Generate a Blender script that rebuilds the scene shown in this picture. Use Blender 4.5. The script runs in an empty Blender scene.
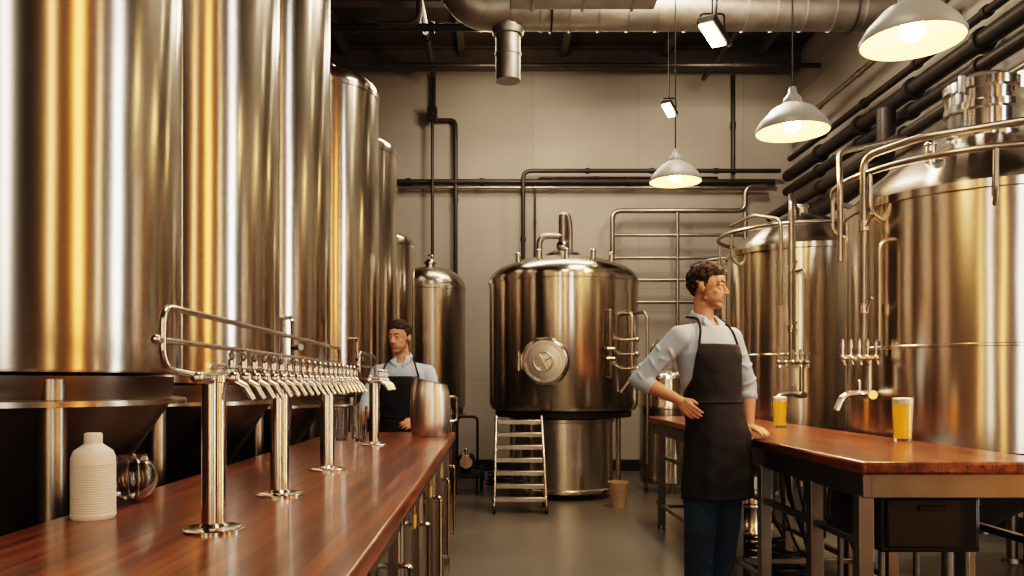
import bpy, bmesh, math, random
from mathutils import Vector, Matrix, noise
random.seed(7)
D=bpy.data; SC=bpy.context.scene; COL=SC.collection
V=Vector
# ------------------------------------------------------------ materials
def nmat(name):
    m=D.materials.new(name); m.use_nodes=True
    nt=m.node_tree; b=nt.nodes['Principled BSDF']; return m,nt,b
def mat(name,col,rough=.5,metal=0,nscale=8,namt=.12,bump=0,coat=0,stretch=(1,1,1),trans=0,emis=None,estr=0,ior=1.45,rvar=.08):
    m,nt,b=nmat(name); N=nt.nodes; L=nt.links
    tc=N.new('ShaderNodeTexCoord'); mp=N.new('ShaderNodeMapping'); mp.inputs['Scale'].default_value=stretch
    nz=N.new('ShaderNodeTexNoise'); nz.inputs['Scale'].default_value=nscale; nz.inputs['Detail'].default_value=5
    L.new(tc.outputs['Object'],mp.inputs[0]); L.new(mp.outputs[0],nz.inputs['Vector'])
    r=N.new('ShaderNodeValToRGB')
    r.color_ramp.elements[0].position=.3; r.color_ramp.elements[1].position=.7
    r.color_ramp.elements[0].color=tuple(c*(1-namt) for c in col)+(1,)
    r.color_ramp.elements[1].color=tuple(min(1,c*(1+namt)) for c in col)+(1,)
    L.new(nz.outputs['Fac'],r.inputs[0]); L.new(r.outputs[0],b.inputs['Base Color'])
    mr=N.new('ShaderNodeMapRange'); mr.inputs['To Min'].default_value=max(.02,rough-rvar*rough*2); mr.inputs['To Max'].default_value=min(1,rough+rvar*rough*2)
    L.new(nz.outputs['Fac'],mr.inputs['Value']); L.new(mr.outputs[0],b.inputs['Roughness'])
    b.inputs['Metallic'].default_value=metal; b.inputs['IOR'].default_value=ior
    if coat: b.inputs['Coat Weight'].default_value=coat; b.inputs['Coat Roughness'].default_value=.12
    if trans: b.inputs['Transmission Weight'].default_value=trans
    if emis: b.inputs['Emission Color'].default_value=emis+(1,); b.inputs['Emission Strength'].default_value=estr
    if bump:
        bp=N.new('ShaderNodeBump'); bp.inputs['Strength'].default_value=bump; bp.inputs['Distance'].default_value=.01
        L.new(nz.outputs['Fac'],bp.inputs['Height']); L.new(bp.outputs[0],b.inputs['Normal'])
    return m
def steelmat(name,col,rough,aniso):
    m,nt,b=nmat(name); N=nt.nodes; L=nt.links
    b.inputs['Metallic'].default_value=1; b.inputs['Anisotropic'].default_value=aniso; b.inputs['Anisotropic Rotation'].default_value=.25
    tg=N.new('ShaderNodeTangent'); tg.direction_type='RADIAL'; tg.axis='Z'; L.new(tg.outputs[0],b.inputs['Tangent'])
    tc=N.new('ShaderNodeTexCoord'); mp=N.new('ShaderNodeMapping'); mp.inputs['Scale'].default_value=(2,2,.5)
    nz=N.new('ShaderNodeTexNoise'); nz.inputs['Scale'].default_value=1.5; nz.inputs['Detail'].default_value=2
    L.new(tc.outputs['Object'],mp.inputs[0]); L.new(mp.outputs[0],nz.inputs['Vector'])
    mr=N.new('ShaderNodeMapRange'); mr.inputs['To Min'].default_value=rough*.8; mr.inputs['To Max'].default_value=rough*1.2
    L.new(nz.outputs['Fac'],mr.inputs['Value']); L.new(mr.outputs[0],b.inputs['Roughness'])
    r=N.new('ShaderNodeValToRGB'); r.color_ramp.elements[0].color=tuple(c*.92 for c in col)+(1,); r.color_ramp.elements[1].color=tuple(min(1,c*1.05) for c in col)+(1,)
    L.new(nz.outputs['Fac'],r.inputs[0]); L.new(r.outputs[0],b.inputs['Base Color'])
    bp=N.new('ShaderNodeBump'); bp.inputs['Strength'].default_value=.14; bp.inputs['Distance'].default_value=.02
    L.new(nz.outputs['Fac'],bp.inputs['Height']); L.new(bp.outputs[0],b.inputs['Normal'])
    return m
STEEL=steelmat('polished_tank_steel',(.60,.545,.475),.20,.75)
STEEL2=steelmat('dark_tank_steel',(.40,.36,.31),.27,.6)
STEELS=steelmat('silver_drum_steel',(.70,.67,.62),.26,.6)
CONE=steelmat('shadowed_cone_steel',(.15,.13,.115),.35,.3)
CHROME=mat('polished_steel',(.60,.575,.54),.16,1,4,.05)
BRIGHT=mat('satin_steel',(.72,.70,.67),.33,1,4,.04)
PIPE=mat('pipe_steel',(.38,.35,.31),.3,1,6,.15)
FRAME=mat('frame_steel',(.22,.21,.195),.38,1,6,.12)
DUCT=mat('duct_metal',(.44,.42,.39),.5,1,5,.2,.1)
DKPIPE=mat('painted_dark_pipe',(.035,.03,.027),.4,.3,9,.2)
BLACK=mat('black_plastic',(.012,.012,.013),.4,0,12,.2)
IRON=mat('black_iron',(.03,.028,.026),.45,.6,10,.2)
BEAM=mat('painted_beam',(.09,.077,.064),.6,0,10,.2)
FABRIC=mat('apron_cloth',(.010,.010,.014),.85,0,40,.3,.15)
FABRIC2=mat('shirt_cloth',(.36,.44,.54),.85,0,14,.1,.35)
JEANS=mat('dark_denim',(.014,.036,.060),.85,0,60,.3,.2)
SHOE=mat('shoe_leather',(.02,.015,.012),.4,0,20,.2)
HAIR=mat('dark_hair',(.022,.012,.008),.75,0,160,.5,.8)
EYEW=mat('eye_white',(.5,.46,.42),.25)
IRIS=mat('eye_iris',(.03,.015,.01),.15)
WHITEP=mat('white_plastic',(.78,.75,.68),.5,0,10,.05)
SHADEM=mat('enamel_shade',(.28,.29,.28),.4,0,5,.06)
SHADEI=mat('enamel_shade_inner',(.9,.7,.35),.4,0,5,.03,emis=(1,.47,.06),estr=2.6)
BULB=mat('lamp_bulb',(1,.9,.7),.4,emis=(1,.78,.42),estr=50)
FLOODM=mat('flood_lens',(1,.95,.9),.4,emis=(1,.74,.42),estr=14)
BEIGE=mat('bucket_plastic',(.38,.27,.17),.5)
RUBBER=mat('rubber',(.015,.015,.015),.7)
GLASS=mat('clear_glass',(1,1,1),.03,0,3,0,trans=1,ior=1.45,rvar=0)
BEER=mat('amber_beer_added_glow',(.9,.42,.02),.15,0,3,.02,trans=.25,ior=1.33,emis=(1,.42,.01),estr=.25)  # faint emission added to brighten the beer
FOAM=mat('beer_foam',(.95,.9,.8),.8,0,60,.03,.2)
YEL=mat('yellow_tag',(.7,.5,.05),.5)
DKGLASS=mat('dark_glass',(.02,.02,.02),.08,0,3,.1)
def skinmat():
    m,nt,b=nmat('skin'); N=nt.nodes; L=nt.links
    tc=N.new('ShaderNodeTexCoord'); nz=N.new('ShaderNodeTexNoise'); nz.inputs['Scale'].default_value=30; L.new(tc.outputs['Object'],nz.inputs['Vector'])
    r=N.new('ShaderNodeValToRGB'); r.color_ramp.elements[0].color=(.42,.205,.125,1); r.color_ramp.elements[1].color=(.50,.26,.165,1); L.new(nz.outputs['Fac'],r.inputs[0])
    a=N.new('ShaderNodeAttribute'); a.attribute_name='beard'; x=N.new('ShaderNodeMixRGB'); x.inputs[2].default_value=(.10,.052,.034,1); L.new(a.outputs['Fac'],x.inputs[0]); L.new(r.outputs[0],x.inputs[1])
    a2=N.new('ShaderNodeAttribute'); a2.attribute_name='lip'; x2=N.new('ShaderNodeMixRGB'); x2.inputs[2].default_value=(.30,.10,.08,1); L.new(a2.outputs['Fac'],x2.inputs[0]); L.new(x.outputs[0],x2.inputs[1])
    L.new(x2.outputs[0],b.inputs['Base Color']); b.inputs['Roughness'].default_value=.55; b.inputs['Subsurface Weight'].default_value=.08; b.inputs['Subsurface Scale'].default_value=.01
    return m
SKIN=skinmat()
def woodmat():
    m,nt,b=nmat('varnished_wood'); N=nt.nodes; L=nt.links
    tc=N.new('ShaderNodeTexCoord'); mp=N.new('ShaderNodeMapping'); mp.inputs['Scale'].default_value=(16,.7,16)
    L.new(tc.outputs['Object'],mp.inputs[0])
    nz=N.new('ShaderNodeTexNoise'); nz.inputs['Scale'].default_value=2.2; nz.inputs['Detail'].default_value=8; nz.inputs['Distortion'].default_value=.4
    L.new(mp.outputs[0],nz.inputs['Vector'])
    r=N.new('ShaderNodeValToRGB'); e=r.color_ramp.elements
    e[0].position=.3; e[0].color=(.045,.013,.007,1); e[1].position=.74; e[1].color=(.33,.105,.038,1)
    k=r.color_ramp.elements.new(.5); k.color=(.155,.042,.016,1)
    L.new(nz.outputs['Fac'],r.inputs[0])
    mp2=N.new('ShaderNodeMapping'); mp2.inputs['Rotation'].default_value=(0,0,math.pi/2); L.new(tc.outputs['Object'],mp2.inputs[0])
    bk=N.new('ShaderNodeTexBrick'); bk.inputs['Scale'].default_value=1; bk.inputs['Brick Width'].default_value=1.6; bk.inputs['Row Height'].default_value=.095
    bk.inputs['Mortar Size'].default_value=.0014; bk.inputs['Color1'].default_value=(1.15,1.1,1.05,1); bk.inputs['Color2'].default_value=(.45,.4,.38,1); bk.inputs['Mortar'].default_value=(.12,.08,.06,1)
    L.new(mp2.outputs[0],bk.inputs['Vector'])
    mx=N.new('ShaderNodeMixRGB'); mx.blend_type='MULTIPLY'; mx.inputs[0].default_value=.85
    L.new(r.outputs[0],mx.inputs[1]); L.new(bk.outputs['Color'],mx.inputs[2]); L.new(mx.outputs[0],b.inputs['Base Color'])
    b.inputs['Roughness'].default_value=.3; b.inputs['Coat Weight'].default_value=.3; b.inputs['Coat Roughness'].default_value=.12
    return m
WOOD=woodmat()
def wallmat(name,col):
    m,nt,b=nmat(name); N=nt.nodes; L=nt.links
    tc=N.new('ShaderNodeTexCoord'); nz=N.new('ShaderNodeTexNoise'); nz.inputs['Scale'].default_value=.9; nz.inputs['Detail'].default_value=7
    L.new(tc.outputs['Object'],nz.inputs['Vector'])
    r=N.new('ShaderNodeValToRGB'); r.color_ramp.elements[0].position=.3; r.color_ramp.elements[1].position=.75
    r.color_ramp.elements[0].color=tuple(c*.85 for c in col)+(1,); r.color_ramp.elements[1].color=tuple(c*1.08 for c in col)+(1,)
    L.new(nz.outputs['Fac'],r.inputs[0])
    sx=N.new('ShaderNodeSeparateXYZ'); L.new(tc.outputs['Object'],sx.inputs[0])
    cb=N.new('ShaderNodeCombineXYZ'); ad=N.new('ShaderNodeMath'); L.new(sx.outputs[0],ad.inputs[0]); L.new(sx.outputs[1],ad.inputs[1])
    L.new(ad.outputs[0],cb.inputs[0]); L.new(sx.outputs[2],cb.inputs[1])
    bk=N.new('ShaderNodeTexBrick'); bk.offset=0; bk.inputs['Scale'].default_value=1; bk.inputs['Brick Width'].default_value=1.5; bk.inputs['Row Height'].default_value=1.3
    bk.inputs['Mortar Size'].default_value=.006; bk.inputs['Color1'].default_value=(1,1,1,1); bk.inputs['Color2'].default_value=(.94,.94,.94,1); bk.inputs['Mortar'].default_value=(.8,.78,.76,1)
    L.new(cb.outputs[0],bk.inputs['Vector'])
    mx=N.new('ShaderNodeMixRGB'); mx.blend_type='MULTIPLY'; mx.inputs[0].default_value=1
    L.new(r.outputs[0],mx.inputs[1]); L.new(bk.outputs['Color'],mx.inputs[2]); L.new(mx.outputs[0],b.inputs['Base Color'])
    b.inputs['Roughness'].default_value=.8
    return m
WALL=wallmat('wall_plaster',(.345,.315,.28))
DARKW=wallmat('dark_wall_plaster',(.05,.038,.03))  # unseen walls coloured dark to put dark bands in the steel reflections
CEIL=mat('ceiling_dark',(.065,.052,.042),.8,0,2,.3)
FLOOR=mat('polished_concrete',(.088,.085,.081),.3,0,.7,.15,0,rvar=.1)
# ------------------------------------------------------------ mesh helpers
def tomesh(bm,name,mats,smooth=True,bev=0):
    me=D.meshes.new(name); bmesh.ops.recalc_face_normals(bm,faces=bm.faces); bm.to_mesh(me); bm.free()
    for m in (mats if isinstance(mats,(list,tuple)) else [mats]): me.materials.append(m)
    o=D.objects.new(name,me); COL.objects.link(o)
    if smooth:
        for p in me.polygons: p.use_smooth=True
        try: me.set_sharp_from_angle(angle=math.radians(38))
        except Exception: pass
    if bev:
        md=o.modifiers.new('bevel','BEVEL'); md.width=bev; md.segments=2; md.limit_method='ANGLE'
    return o
def a_box(bm,c,s,rot=None):
    r=bmesh.ops.create_cube(bm,size=1); vs=r['verts']
    M=Matrix.Translation(V(c))@(rot if rot else Matrix())@Matrix.Diagonal((s[0],s[1],s[2],1))
    bmesh.ops.transform(bm,matrix=M,verts=vs); return vs
def a_ell(bm,c,r,M=None,u=20,v=14):
    if not hasattr(r,'__len__'): r=(r,r,r)
    c=V(c); rows=[]
    for j in range(v+1):
        ph=math.pi*j/v; sp,cp=math.sin(ph),math.cos(ph)
        k=1 if j in(0,v) else u; row=[]
        for i in range(k):
            t=2*math.pi*i/u; p=V((c.x+r[0]*sp*math.cos(t),c.y+r[1]*sp*math.sin(t),c.z+r[2]*cp))
            row.append(bm.verts.new(M@p if M else p))
        rows.append(row)
    for A,Q in zip(rows,rows[1:]):
        for i in range(u):
            j=(i+1)%u
            if len(A)==1: bm.faces.new((A[0],Q[i],Q[j]))
            elif len(Q)==1: bm.faces.new((A[i],Q[0],A[j]))
            else: bm.faces.new((A[i],Q[i],Q[j],A[j]))
def frame(d):
    d=d.normalized(); up=V((0,0,1)) if abs(d.z)<.95 else V((1,0,0))
    a=d.cross(up).normalized(); b=d.cross(a).normalized(); return a,b
def a_cone(bm,p0,p1,r0,r1,n=16):
    p0=V(p0);p1=V(p1); a,b=frame(p1-p0); R=[]
    for p,r in((p0,r0),(p1,r1)):
        R.append([bm.verts.new(p+a*r*math.cos(2*math.pi*i/n)+b*r*math.sin(2*math.pi*i/n)) for i in range(n)])
    for i in range(n): bm.faces.new((R[0][i],R[0][(i+1)%n],R[1][(i+1)%n],R[1][i]))
    bm.faces.new(R[0][::-1]); bm.faces.new(R[1])
def a_caps(bm,p0,p1,r0,r1=None,M=None,u=16,v=10):
    if r1 is None: r1=r0
    p0=V(p0);p1=V(p1)
    if M: p0=M@p0; p1=M@p1
    a_ell(bm,p0,r0,None,u,v)
    if (p1-p0).length>1e-4: a_ell(bm,p1,r1,None,u,v); a_cone(bm,p0,p1,r0,r1,u)
def a_lathe(bm,prof,n=48,c=(0,0,0),mi=0):
    rings=[]
    for r,z in prof:
        if r<1e-5: rings.append([bm.verts.new((c[0],c[1],c[2]+z))])
        else: rings.append([bm.verts.new((c[0]+r*math.cos(2*math.pi*i/n),c[1]+r*math.sin(2*math.pi*i/n),c[2]+z)) for i in range(n)])
    fs=[]
    for A,B in zip(rings,rings[1:]):
        if len(A)==1 and len(B)==1: continue
        for i in range(n):
            j=(i+1)%n
            if len(A)==1: fs.append(bm.faces.new((A[0],B[i],B[j])))
            elif len(B)==1: fs.append(bm.faces.new((A[i],A[j],B[0])))
            else: fs.append(bm.faces.new((A[i],A[j],B[j],B[i])))
    if len(rings[0])>1: fs.append(bm.faces.new(rings[0][::-1]))
    if len(rings[-1])>1: fs.append(bm.faces.new(rings[-1]))
    for f in fs: f.material_index=mi
def fillet(pts,rad,seg=6):
    pts=[V(p) for p in pts]; out=[pts[0]]
    for i in range(1,len(pts)-1):
        p=pts[i]; a=(pts[i-1]-p); b=(pts[i+1]-p); r=min(rad,a.length*.49,b.length*.49)
        a=p+a.normalized()*r; b=p+b.normalized()*r
        for k in range(seg+1):
            t=k/seg; out.append(a*(1-t)**2+p*2*t*(1-t)+b*t*t)
    out.append(pts[-1]); return out
def a_tube(bm,pts,r,fil=.0,n=12,closed=False,rr=None):
    P=fillet(pts,fil) if fil else [V(p) for p in pts]
    m=len(P); T=[]
    for i in range(m):
        if closed: T.append((P[(i+1)%m]-P[i-1]).normalized())
        else: T.append((P[min(i+1,m-1)]-P[max(i-1,0)]).normalized())
    a,b=frame(T[0]); R=[]
    for i in range(m):
        if i:
            q=T[i-1].rotation_difference(T[i]); a=q@a
        a=(a-T[i]*a.dot(T[i])).normalized(); b=T[i].cross(a)
        ri=rr[i] if rr else r
        R.append([bm.verts.new(P[i]+a*ri*math.cos(2*math.pi*k/n)+b*ri*math.sin(2*math.pi*k/n)) for k in range(n)])
    for i in range(m if closed else m-1):
        A=R[i];B=R[(i+1)%m]
        for k in range(n): bm.faces.new((A[k],A[(k+1)%n],B[(k+1)%n],B[k]))
    if not closed: bm.faces.new(R[0][::-1]); bm.faces.new(R[-1])
def B(): return bmesh.new()
def thing(name,loc,label,cat,group=None):
    e=D.objects.new(name,None); e.empty_display_size=.1; COL.objects.link(e); e.location=loc
    e['label']=label; e['category']=cat
    if group: e['group']=group
    return e
def top(o,loc,label,cat,group=None):
    o.location=loc; o['label']=label; o['category']=cat
    if group: o['group']=group
    return o
def par(o,p,label=None,loc=None):
    o.parent=p
    if loc: o.location=loc
    if label: o['label']=label
    return o
def dup(root,loc,rotz=None,**kw):
    def rec(o,p):
        c=o.copy(); COL.objects.link(c)
        if p: c.parent=p; c.matrix_parent_inverse=o.matrix_parent_inverse.copy()
        for ch in list(o.children): rec(ch,c)
        return c
    c=rec(root,None); c.location=loc
    if rotz is not None: c.rotation_euler=(0,0,rotz)
    for k,v in kw.items(): c[k]=v
    return c
def structure(o): o['kind']='structure'; return o
def circle(c,r,z,n=48,a0=0,a1=2*math.pi):
    return [V((c[0]+r*math.cos(a0+(a1-a0)*i/n),c[1]+r*math.sin(a0+(a1-a0)*i/n),z)) for i in range(n if abs(a1-a0-2*math.pi)<1e-4 else n+1)]
# ------------------------------------------------------------ room
X0,X1,Y0,Y1,ZC=-3.4,4.3,-4.0,11.4,5.9
def slab(name,c,s,m):
    b=B(); a_box(b,c,s); return structure(tomesh(b,name,m,False))
slab('floor',((X0+X1)/2,(Y0+Y1)/2,-.1),(X1-X0+.4,Y1-Y0+.4,.2),FLOOR)
slab('ceiling',((X0+X1)/2,(Y0+Y1)/2,ZC+.1),(X1-X0+.4,Y1-Y0+.4,.2),CEIL)
slab('wall_back',((X0+X1)/2,Y1+.1,ZC/2),(X1-X0+.4,.2,ZC),WALL)
slab('wall_right',(X1+.1,(4.4+Y1)/2,ZC/2),(.2,Y1-4.4,ZC),WALL)
slab('wall_right_darkened',(X1+.1,(Y0+4.4)/2,ZC/2),(.2,4.4-Y0,ZC),DARKW)
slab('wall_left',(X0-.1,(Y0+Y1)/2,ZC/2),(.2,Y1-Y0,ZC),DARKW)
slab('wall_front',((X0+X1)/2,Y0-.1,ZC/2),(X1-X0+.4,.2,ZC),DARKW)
slab('baseboard_back',((X0+X1)/2,Y1-.015,.08),(X1-X0,.03,.16),IRON)
slab('baseboard_right',(X1-.015,(Y0+Y1)/2,.08),(.03,Y1-Y0-.1,.16),IRON)
k=0
for y in (3.6,5.6,7.4,9.2,11.1):
    b=B(); a_box(b,(0,0,0),(X1-X0,.16,.03)); a_box(b,(0,0,.13),(X1-X0,.03,.24)); a_box(b,(0,0,.26),(X1-X0,.16,.03))
    o=structure(tomesh(b,'trim_%d'%k,BEAM,False)); o.location=((X0+X1)/2,y,ZC-.28); k+=1
for x in (-2,-.4,1.0,2.4,3.7):
    b=B(); a_box(b,(0,0,0),(.09,Y1-Y0,.12)); o=structure(tomesh(b,'trim_%d'%k,BEAM,False)); o.location=(x,(Y0+Y1)/2,ZC-.07); k+=1
# ------------------------------------------------------------ tanks
def dome(r,z,h,steps=8,rend=0):
    out=[]
    for i in range(steps+1):
        t=math.pi/2*i/steps
        rr=rend+(r-rend)*math.cos(t)
        out.append((max(rr,0) if i<steps else rend,z+h*math.sin(t)))
    return out
def manway(parent,c,ndir,r,m=CHROME):
    nd=V(ndir).normalized(); a=V((0,0,1)).cross(nd).normalized(); u=V((0,0,1))
    rot=Matrix((a,u,nd)).transposed().to_4x4(); T=Matrix.Translation(V(c))@rot
    b=B(); a_lathe(b,[(r*1.12,-.06),(r*1.12,.0),(r*1.05,.03),(r*.98,.035),(r*.96,.02),(0,.02)],40)
    bmesh.ops.transform(b,matrix=T,verts=b.verts); par(tomesh(b,'manway_frame',m),parent)
    b=B(); a_lathe(b,[(0,.025),(r*.93,.025),(r*.94,.035),(r*.84,.036),(r*.82,.028),(r*.7,.03),(r*.68,.04),(r*.3,.044),(0,.05)],48)
    a_tube(b,circle((0,0),r*.42,.085,28),.009,closed=True,n=8)
    for i in range(4):
        t=math.pi/2*i+.5; a_cone(b,(0,0,.08),(r*.42*math.cos(t),r*.42*math.sin(t),.085),.007,.007,8)
    a_cone(b,(0,0,.04),(0,0,.10),.02,.018)
    for i in range(12):
        t=math.pi/6*i+.2; a_cone(b,(r*.88*math.cos(t),r*.88*math.sin(t),.03),(r*.88*math.cos(t),r*.88*math.sin(t),.055),.011,.011,8)
    bmesh.ops.transform(b,matrix=T,verts=b.verts); par(tomesh(b,'manway_door',BRIGHT),parent)
    b=B()
    a_box(b,(-r*1.12,0,.04),(.05,.16,.05)); a_cone(b,(-r*1.12,-.1,.06),(-r*1.12,.1,.06),.014,.014,10)
    bmesh.ops.transform(b,matrix=T,verts=b.verts); par(tomesh(b,'hinge',CHROME),parent)
def fermenter(loc,r,zb,zt,label,cone=.75,mat_=STEEL,dh=.2,hatch=True,hr=None,grp='conical fermentation tanks'):
    t=thing('fermentation_tank',loc,label,'brewing tank',grp)
    b=B(); H=zt-zb
    prof=[(r-.02,zb-.002),(r-.002,zb),(r,zb+.01)]
    prof+=[(r,zt-.05),(r+.008,zt-.045),(r+.008,zt-.01),(r,zt-.005)]+dome(r,zt,dh,10,0)
    a_lathe(b,prof,96); par(tomesh(b,'tank_body',mat_),t)
    b=B(); zc=max(.28,zb-cone)
    a_lathe(b,[(.05,zc-.12),(.06,zc-.12),(.06,zc-.1),(.045,zc-.09),(.05,zc),(r*.93,zb-.09),(r*.95,zb-.01),(r*.5,zb-.01)],72)
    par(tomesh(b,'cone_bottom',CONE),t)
    b=B(); a_lathe(b,[(r-.01,zb-.095),(r+.012,zb-.095),(r+.012,zb-.08),(r-.01,zb-.075)],72); par(tomesh(b,'support_ring',STEEL2),t)
    for i in range(4):
        a=math.pi/4+math.pi/2*i; x,y=(r-.05)*math.cos(a),(r-.05)*math.sin(a)
        b=B(); a_cone(b,(x,y,.02),(x,y,zb-.02),.035,.035,16); a_cone(b,(x,y,0),(x,y,.03),.075,.06,20)
        par(tomesh(b,'leg',PIPE),t)
    if hatch:
        h=hr or r*.24; z=zt+dh-.02
        b=B(); a_lathe(b,[(h,z-.06),(h,z+.05),(h+.02,z+.055),(h+.02,z+.075),(h,z+.08),(h*.8,z+.11),(0,z+.12)],40)
        a_tube(b,[(-h*.5,0,z+.1),(-h*.5,0,z+.17),(h*.5,0,z+.17),(h*.5,0,z+.1)],.012,.03,8); par(tomesh(b,'top_hatch',CHROME),t)
    b=B(); a_tube(b,[(0,0,zc-.1),(0,0,zc-.18),(.25,-.05,zc-.18)],.025,.06); a_cone(b,(.25,-.05,zc-.18),(.3,-.06,zc-.18),.04,.04)
    a_caps(b,(.18,-.04,zc-.15),(.18,-.04,zc-.08),.008); a_caps(b,(.18,-.04,zc-.08),(.1,-.03,zc-.07),.01)
    par(tomesh(b,'outlet_valve',CHROME),t)
    return t
tA=fermenter((-1.52,2.5,0),.52,1.28,4.75,'tall polished steel cone-bottom tank beside the wooden bar counter')
tB=fermenter((-1.52,3.72,0),.52,1.25,4.75,'tall steel cone-bottom tank standing in the row of tanks')
tC=fermenter((-1.52,4.93,0),.52,1.2,4.75,'tall steel cone-bottom tank reaching up to the ductwork')
tD=fermenter((-1.52,7.1,0),.52,1.15,3.8,'steel tank with domed top and round hatch near the barman',dh=.2)
tE=fermenter((-1.45,8.25,0),.48,1.1,3.62,'narrower steel tank with a domed top in the row',dh=.16)
tF=fermenter((-1.28,9.2,0),.4,.95,2.85,'short steel tank with domed top near the rear wall',dh=.14)
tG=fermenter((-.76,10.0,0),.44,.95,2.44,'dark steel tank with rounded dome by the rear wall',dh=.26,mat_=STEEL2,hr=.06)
for t,r in ((tC,.52),(tD,.52)):
    b=B(); a_tube(b,[(r*.72,-r*.78,1.0),(r*.72+.03,-r*.78-.03,1.3),(r*.72+.03,-r*.78-.03,1.62),(r*.66,-r*.7,1.62)],.012,.04,8)
    a_cone(b,(r*.72+.03,-r*.78-.03,1.45),(r*.72+.09,-r*.78-.08,1.45),.018,.018); par(tomesh(b,'sample_pipe',CHROME),t)
# central brew kettle
ck=thing('brew_kettle',(.81,9.0,0),'wide steel brew kettle with round manway door on a raised frame','brewing tank')
b=B(); R=.83
a_lathe(b,[(R-.10,.93),(R-.03,.96),(R,1.02),(R,2.34),(R+.012,2.345),(R+.012,2.38),(R,2.385)]+dome(R,2.39,.27,12,0),96)
par(tomesh(b,'kettle_body',STEEL),ck)
b=B(); a_lathe(b,[(R-.12,.88),(R-.07,.88),(R-.07,.94),(R-.12,.94)],72); par(tomesh(b,'support_ring',IRON),ck)
b=B(); a_lathe(b,[(.56,.06),(.58,.07),(.58,.1),(.56,.11),(.56,.82),(.58,.83),(.58,.86),(.56,.87),(.5,.94)],72); par(tomesh(b,'lower_vessel',STEELS),ck)
for i in range(4):
    a=math.pi/4+math.pi/2*i+.18; x,y=.68*math.cos(a),.68*math.sin(a)
    b=B(); a_cone(b,(x,y,.09),(x,y,.9),.028,.028); par(tomesh(b,'leg',PIPE),ck)
    b=B(); a_cone(b,(x-.02,y,.045),(x+.02,y,.045),.045,.045,20); a_box(b,(x,y,.08),(.06,.06,.02)); par(tomesh(b,'caster',RUBBER),ck)
manway(ck,(-.26,-.79,1.47),(-.25,-1,0),.23)
b=B(); a_lathe(b,[(.17,2.6),(.17,2.68),(.19,2.685),(.19,2.7),(.1,2.74),(.075,2.76),(.075,2.82),(.06,2.84)],32); par(tomesh(b,'top_flange',CHROME),ck)
b=B(); a_tube(b,[(0,0,2.8),(0,0,3.13)],.05); a_tube(b,[(-.02,0,3.05),(-.02,-.02,3.14),(.06,0,3.14),(.08,0,3.0),(.08,0,2.7)],.03,.05)
a_tube(b,[(0,0,2.9),(-.27,-.05,2.9),(-.27,-.05,2.66),(-.3,-.06,2.6)],.035,.12); par(tomesh(b,'vent_pipe',PIPE),ck)
b=B(); a_tube(b,[(.42,-.7,2.0),(.42,-.78,2.0),(.42,-.78,1.3),(.42,-.7,1.3)],.014,.04,8)
a_cone(b,(.38,-.78,1.6),(.46,-.78,1.6),.02,.02); a_cone(b,(.38,-.78,1.5),(.46,-.78,1.5),.02,.02)
a_tube(b,[(.62,-.53,1.98),(.66,-.66,1.98),(.66,-.66,1.3),(.55,-.64,1.15)],.02,.06,10); par(tomesh(b,'side_pipe',PIPE),ck)
b=B(); a_tube(b,[(.74,-.38,2.0),(.83,-.6,2.0),(.83,-.6,.4)],.016,.1,10); par(tomesh(b,'drain_pipe',PIPE),ck)
for z in (1.7,1.55,1.4):
    b=B(); a_caps(b,(.58,-.6,z),(.7,-.72,z),.014); a_ell(b,(.7,-.73,z),.028); par(tomesh(b,'valve',CHROME),ck)
for i in range(5):
    a=-2.6+i*.5; b=B(); x,y=.6*math.cos(a),.6*math.sin(a); a_cone(b,(x,y,2.5),(x,y,2.64),.03,.03); a_ell(b,(x,y,2.65),(.035,.035,.02)); par(tomesh(b,'top_fitting',CHROME),ck)
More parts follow.
